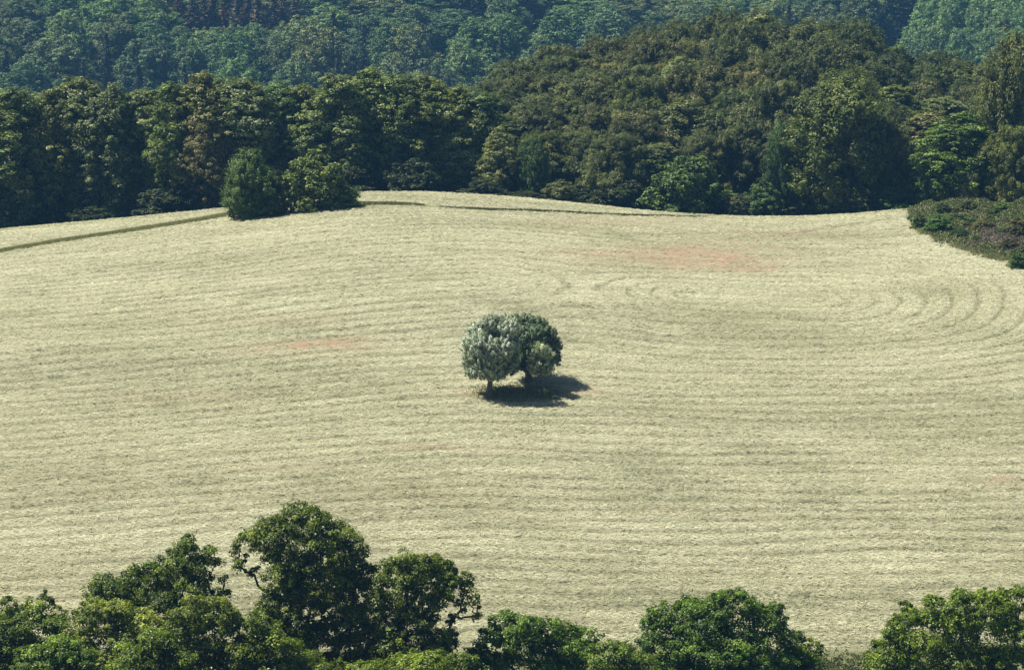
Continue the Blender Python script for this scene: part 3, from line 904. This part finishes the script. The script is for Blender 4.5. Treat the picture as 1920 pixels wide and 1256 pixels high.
LOW = [
    ('leafy_tree', 'rounded leafy tree in the lower left corner', 60, 207, [
        (14, 1128, 14, 14), (12, 1150, 30, 18), (52, 1130, 16, 14), (86, 1126, 18, 16), (75, 1150, 40, 20), (30, 1175, 50, 26), (100, 1170, 40, 24), (40, 1215, 60, 30), (120, 1215, 50, 30), (60, 1260, 80, 34), (-30, 1170, 40, 30), (-30, 1230, 60, 40)], (.95, 1.05, .85), M_OAK),
    ('silver_leaved_tree', 'foreground tree with pale silvery leaf tips below the left oak', 210, 205, [
        (185, 1140, 36, 16), (228, 1142, 36, 16), (150, 1155, 24, 16), (205, 1165, 50, 22), (160, 1195, 44, 26), (230, 1200, 50, 28), (200, 1245, 70, 34), (270, 1165, 34, 22)], (1.7, 1.55, 2.2), M_OAK),
    ('silver_leaved_tree', 'pale tipped tree below the gap between the left oak and the tallest oak', 390, 204, [
        (362, 1128, 24, 14), (400, 1132, 30, 16), (430, 1150, 28, 18), (350, 1155, 40, 20), (400, 1170, 50, 24), (450, 1180, 28, 24), (330, 1190, 44, 26), (390, 1215, 60, 28), (450, 1225, 40, 28), (340, 1245, 60, 32), (420, 1270, 80, 30)], (1.5, 1.4, 1.8), M_OAK),
    ('leafy_tree', 'yellow green young tree at the lower left foot of the tallest oak', 510, 203, [
        (470, 1165, 24, 20), (500, 1185, 34, 20), (530, 1215, 44, 22), (480, 1215, 34, 26), (560, 1240, 44, 22), (500, 1250, 60, 26), (610, 1262, 50, 20)], (1.15, 1.2, .7), M_OAK),
    ('leafy_tree', 'dark leafy tree in the bottom row under the left oak', 290, 200, [
        (290, 1200, 44, 24), (250, 1225, 50, 24), (320, 1235, 50, 26), (270, 1265, 80, 30)], (1.05, 1.15, .9), M_OAK),
    ('leafy_tree', 'low leafy tree along the bottom edge in the lower left', 120, 199, [
        (110, 1215, 44, 24), (70, 1235, 50, 24), (150, 1240, 50, 26), (100, 1270, 90, 30)], (1.0, 1.2, .75), M_OAK),
    ('leafy_tree', 'low leafy tree at the bottom edge beneath the spreading oak', 800, 204, [
        (760, 1238, 36, 14), (810, 1232, 40, 16), (860, 1240, 30, 16), (800, 1262, 80, 24), (700, 1256, 50, 18)], (1.25, 1.3, .8), M_OAK),
    ('leafy_tree', 'leafy bush tree right of the spreading oak at the bottom edge', 1000, 212, [
        (930, 1168, 20, 18), (955, 1160, 26, 16), (925, 1195, 26, 20), (990, 1170, 36, 18), (1030, 1180, 34, 20), (1070, 1188, 34, 18), (1105, 1195, 22, 18), (960, 1200, 44, 24), (1020, 1215, 50, 26),
        (1080, 1220, 44, 26), (900, 1222, 26, 24), (940, 1240, 50, 24), (1050, 1250, 80, 28), (1118, 1220, 16, 20), (900, 1250, 50, 20)], (.9, 1.15, .85), M_OAK),
    ('leafy_tree', 'low yellow green bush between the bush tree and the round dark tree', 1165, 209, [
        (1150, 1212, 24, 14), (1185, 1210, 22, 14), (1165, 1232, 44, 18), (1130, 1245, 30, 18), (1200, 1245, 40, 18), (1165, 1268, 60, 20)], (1.1, 1.25, .75), M_OAK),
    ('round_tree', 'broad round dark green tree at the bottom edge right of centre', 1350, 214, [
        (1258, 1135, 22, 14), (1300, 1140, 36, 20), (1290, 1128, 20, 14), (1352, 1124, 30, 18), (1385, 1120, 24, 16), (1405, 1138, 28, 20), (1340, 1150, 50, 26), (1230, 1155, 28, 20), (1215, 1180, 22, 22),
        (1265, 1175, 44, 28), (1450, 1148, 24, 18), (1465, 1168, 20, 20), (1420, 1170, 44, 28), (1340, 1190, 60, 32), (1225, 1210, 34, 28), (1290, 1215, 56, 32), (1400, 1210, 60, 32), (1470, 1195, 24, 26),
        (1350, 1240, 80, 34), (1260, 1250, 60, 30), (1440, 1245, 60, 30), (1350, 1280, 120, 30)], (.85, 1.1, .7), M_OAK),
    ('leafy_tree', 'small leafy tree at the right shoulder of the round dark tree', 1505, 216, [
        (1495, 1200, 18, 14), (1485, 1218, 26, 18), (1518, 1212, 20, 14), (1535, 1220, 12, 14), (1505, 1238, 40, 18), (1510, 1262, 50, 22), (1460, 1245, 30, 20)], (1.0, 1.15, .8), M_OAK),
    ('leafy_tree', 'large glossy leaved tree in the lower right corner', 1800, 213, [
        (1700, 1132, 18, 14), (1705, 1152, 24, 16), (1750, 1130, 24, 16), (1805, 1120, 24, 18), (1790, 1140, 44, 22), (1850, 1122, 26, 18), (1880, 1118, 26, 16), (1915, 1118, 24, 20), (1870, 1145, 50, 26), (1740, 1160, 44, 24),
        (1690, 1175, 34, 22), (1665, 1195, 24, 18), (1650, 1215, 22, 18), (1800, 1180, 60, 30), (1900, 1185, 60, 32), (1720, 1205, 54, 28), (1635, 1238, 26, 18), (1680, 1235, 50, 26), (1800, 1230, 80, 34),
        (1900, 1240, 70, 34), (1700, 1265, 90, 30), (1960, 1150, 40, 40), (1850, 1280, 120, 30)], (1.15, 1.25, .75), M_OAK),
]
for i, (nm, lb, u0, Yd, bl, c_, mt) in enumerate(LOW):
    fg(nm, lb, u0, Yd, bl, color=c_, mat=mt, seed=30 + i, dens=24, depth=.6, trunk_r=.22, leaves=60)

# ------------------------------------------------------------------ the willows in the meadow
g1, g2, g3 = gp(918, 746), gp(990, 718), gp(1003, 740)
WK = dict(dens=120, leaves=48, clump_r=.17, L_=.20, W_=.065, style='up', spread=.45)
bough_tree('willow_tree', 'silvery round willow in the meadow, the left one standing nearest', 'tree', g1, g1[1], [
    (924, 608, 28, 16), (896, 621, 21, 18), (952, 616, 24, 20), (882, 650, 16, 24), (910, 645, 34, 26), (948, 650, 26, 26), (883, 680, 18, 24), (912, 682, 34, 26), (950, 680, 24, 24),
    (892, 700, 20, 13), (925, 702, 30, 12), (958, 690, 14, 14), (968, 650, 10, 20), (915, 665, 46, 40), (925, 640, 40, 32)], M_WILLOW, M_BARKW, depth=.95, trunk_r=.36, seed=51,
    group='willows standing together in the meadow', fork=.28, color=(1.3, 1.3, 1.3), **WK)
bough_tree('willow_tree', 'larger darker willow with a forked top behind the silvery round one', 'tree', g2, g2[1], [
    (965, 606, 22, 16), (985, 604, 22, 15), (1010, 608, 20, 14), (1028, 628, 18, 18), (1000, 632, 30, 22), (970, 640, 24, 24), (1042, 655, 14, 20), (1020, 662, 30, 24), (985, 670, 30, 26),
    (1040, 676, 13, 14), (1012, 678, 28, 14), (972, 682, 20, 12), (960, 660, 18, 26), (1000, 650, 44, 36), (985, 670, 36, 28)], M_WILLOW, M_BARKW, depth=.75, trunk_r=.42, seed=52,
    group='willows standing together in the meadow', fork=.28, color=(.44, .55, .34), **WK)
bough_tree('willow_sapling', 'small slim willow with a thin trunk in front of the dark one', 'tree', g3, g3[1], [
    (1015, 656, 14, 12), (1003, 668, 12, 14), (1026, 668, 14, 14), (1012, 682, 20, 16), (1028, 688, 12, 12), (1002, 694, 12, 10), (1018, 700, 16, 10)], M_WILLOW, M_BARKW, depth=.9, trunk_r=.09, seed=53,
    group='willows standing together in the meadow', fork=.45, color=(1.3, 1.3, 1.1), **WK)


# ------------------------------------------------------------------ grasses and ground cover
def blades(name, pts, hgt, wid, mat, rng, lean=.35, tintc=.5, **props):
    n = len(pts)
    hh = hgt * rng.uniform(.5, 1.25, n)
    T = np.stack([rng.normal(.12, lean, n), rng.normal(0, lean, n), np.ones(n)], 1)
    T = unit(T)
    a = rng.uniform(0, 6.28, n)
    N_ = np.stack([np.cos(a), np.sin(a), np.zeros(n)], 1)
    C = pts + T * hh[:, None] * .42
    me = leaves_mesh(name, C, N_, T, hh, wid * rng.uniform(.6, 1.4, n), np.clip(tintc + rng.normal(0, .22, n), 0, 1))
    return link(name, me, mat, **props)


rg = np.random.default_rng(9)


def strip_pts(u0, u1, halfw, n, off=0.):
    us = rg.uniform(u0, u1, n)
    gu = np.linspace(u0, u1, 60)
    G = np.array([gp(a, line_v(a) + off) for a in gu])
    x = np.interp(us, gu, G[:, 0]); y = np.interp(us, gu, G[:, 1])
    hw = np.interp(us, *halfw)
    y = y + (rg.normal(0, 1, n) * .5 + 1.6 * (vn(x / 2.2, y * 0, 13, 3) - .5)) * hw
    kk = vn(x / 1.5, y / 1.5, 14, 2) > .22
    x, y = x[kk], y[kk]; n = len(x)
    x = x + rg.normal(0, .3, n)
    return np.stack([x, y, H(x, y) + .05], 1)


blades('tall_grass', strip_pts(-60, 440, ([-60, 100, 440], [1.1, .8, 1.3]), 24000), .42, .07, M_GRASS, rg, tintc=.85, kind='stuff')
blades('tall_grass', strip_pts(822, 1330, ([822, 860, 1000, 1200, 1330], [.2, .6, .7, .4, .2]), 7000), .32, .08, M_GRASS, rg, tintc=.35, kind='stuff')
blades('tall_grass', strip_pts(655, 790, ([655, 790], [1.3, .4]), 5000), .4, .08, M_GRASS, rg, tintc=.62, kind='stuff')
# rough grass left standing around the willows
n = 4500
cx, cy = gp(970, 738)[:2]
ta = rg.uniform(0, 6.28, n); tr = rg.random(n) ** .8 * (.6 + .5 * rg.random(n))
px = cx + np.cos(ta) * tr * 5.0; py_ = cy + np.sin(ta) * tr * 3.4
blades('tall_grass', np.stack([px, py_, H(px, py_) + .04], 1), .34, .07, M_GRASS, rg, tintc=.6, kind='stuff')
# grassy field margin between the two trees at the bottom
n = 9000
px = rg.uniform(12, 30, n); py_ = 238.2 + rg.normal(0, 1.5, n)
MARG = np.stack([px, py_, H(px, py_) + .02], 1)[:2200]

# overgrown bank at the right edge
n = 60000
yy = rg.uniform(362, 432, n); uu = rg.uniform(1695, 2010, n)
xx = (uu - 960) / FPX * yy * 1.006
zz = H(xx, yy)
_, _, bk = masks(xx, yy, base_h(xx, yy))
keep = rg.random(n) < bk + .04 * (proj(xx, yy, base_h(xx, yy))[1] < edge_v(uu) + 8)
Pb = np.stack([xx, yy, zz], 1)[keep]
sel = rg.random(len(Pb)) < .5
blades('bank_grass', Pb[sel][::2], .6, .09, M_WEED, rg, tintc=.55, kind='stuff')
ue = rg.uniform(1702, 1990, 6000)
us_ = np.linspace(1702, 1990, 40)
ge = np.array([gp(a_, float(edge_v(a_))) for a_ in us_])
xe = np.interp(ue, us_, ge[:, 0]) + rg.normal(0, .25, len(ue)); ye = np.interp(ue, us_, ge[:, 1]) + rg.normal(.9, .9, len(ue))
ke = vn(xe / 1.3, ye / 2, 22, 2) > .35
blades('bank_edge_grass', np.stack([xe, ye, H(xe, ye)], 1)[ke], .6, .08, M_GRASS, rg, tintc=.7, kind='stuff')
Pw = Pb[~sel]
patch = wob(Pw[:, 0], Pw[:, 1], 1.6, 4)
uP, vP = proj(Pw[:, 0], Pw[:, 1], Pw[:, 2])
dry = (patch + .9 * np.exp(-((uP - 1885) / 55) ** 2 - ((vP - 440) / 26) ** 2) > .45)


def weedy(name, P, mat, r, L_, W_, nper, **props):
    i = np.repeat(np.arange(len(P)), nper); m_ = len(i)
    e = sphere_dirs(m_, rg); e[:, 2] = np.abs(e[:, 2])
    hh = (.25 + .75 * np.clip(wob(P[:, 0], P[:, 1], 1.1, 2) + .5, 0, 1.4))[i]
    C = P[i] + e * np.array([r, r, r]) * hh[:, None] * rg.uniform(.3, 1, (m_, 1)) + np.array([0, 0, .1])
    t = np.clip(.5 + .2 * rg.normal(size=len(P))[i] + .15 * rg.normal(size=m_), 0, 1)
    me = leaves_mesh(name, C, e + rg.normal(size=(m_, 3)) * .5, rg.normal(size=(m_, 3)) + [0, 0, .6], L_, W_, t)
    return link(name, me, mat, **props)


weedy('bank_weeds', Pw[~dry][:9000], M_WEED, .75, .26, .14, 9, kind='stuff')
weedy('dry_stems', Pw[dry][:5000], M_TWIG, .6, .40, .05, 8, kind='stuff')
weedy('margin_weeds', MARG, M_WEED, .35, .2, .1, 10, kind='stuff')
bank_sh = [('bush', 1765, 378, 40, 404, (1.1, 1.2, .8), 'small olive bush at the top left end of the overgrown bank'),
           ('bush', 1815, 376, 60, 412, (1.0, .95, .75), 'brownish olive bush on top of the overgrown bank'),
           ('bush', 1760, 402, 60, 440, (.95, 1.35, .7), 'fresh green bush low on the overgrown bank beside the meadow'),
           ('bush', 1722, 398, 36, 432, (1.4, 1.5, 1.1), 'pale green tuft of shrub at the meadow end of the bank'),
           ('bush', 1880, 380, 50, 408, (1.1, 1.3, .7), 'green bush on the back of the bank near the right edge'),
           ('bush', 1905, 408, 60, 450, (1.35, 1.05, 1.0), 'brownish twiggy bush on the bank at the right edge'),
           ('bush', 1845, 412, 50, 446, (1.2, .95, .9), 'dim brownish bush in the hollow of the bank'),
           ('bush', 1908, 472, 40, 505, (1.0, 1.5, .9), 'low fresh green plant at the right edge below the bank')]
rb = np.random.default_rng(44)
words_ = [('dark', (.6, .75, .55)), ('olive', (1.1, 1.15, .7)), ('mid green', (.85, 1.1, .65)), ('greyish', (1.2, 1.1, 1.15)), ('brownish', (1.2, .95, .8)), ('pale green', (1.4, 1.5, 1.0))]
for i in range(22):
    u = 1725 + 9.4 * i + rb.uniform(-4, 4)
    vb = rb.uniform(398, float(edge_v(u)) - 6)
    if u < 1760: vb = rb.uniform(402, 432)
    wn_, wc_ = words_[int(rb.integers(6))]
    bank_sh.append(('bush', u, vb - rb.uniform(9, 26), rb.uniform(18, 46), vb, wc_, '%s low scrub clump on the overgrown bank, %s from the left' % (wn_, ORD[i])))
for kd, u, vt, wd, vb, c_, lb in bank_sh:
    placed(kd, u, vt, wd, 0, 'bank_bush', lb, 'bush', 'bushes on the overgrown bank', c_, vbase=vb)

# ------------------------------------------------------------------ haze
x0, x1, y0, y1, z0, z1 = -1160., 1160., -160., 1910., -135., 75.
vs = [(a, b, c) for a in (x0, x1) for b in (y0, y1) for c in (z0, z1)]
fs = [(0, 1, 3, 2), (4, 6, 7, 5), (0, 4, 5, 1), (2, 3, 7, 6), (0, 2, 6, 4), (1, 5, 7, 3)]
hm = bpy.data.meshes.new('haze'); hm.from_pydata(vs, [], fs)
mh, N, L = new_mat('haze')
o_ = N.new('ShaderNodeOutputMaterial'); pv = N.new('ShaderNodeVolumePrincipled')
pv.inputs['Color'].default_value = (.16, .42, .78, 1)
pv.inputs['Density'].default_value = .00013
L.new(pv.outputs[0], o_.inputs['Volume'])
link('haze', hm, mh, kind='stuff')
print('objects', len(bpy.data.objects), 'ground z', H(np.array([0.]), np.array([312.])))
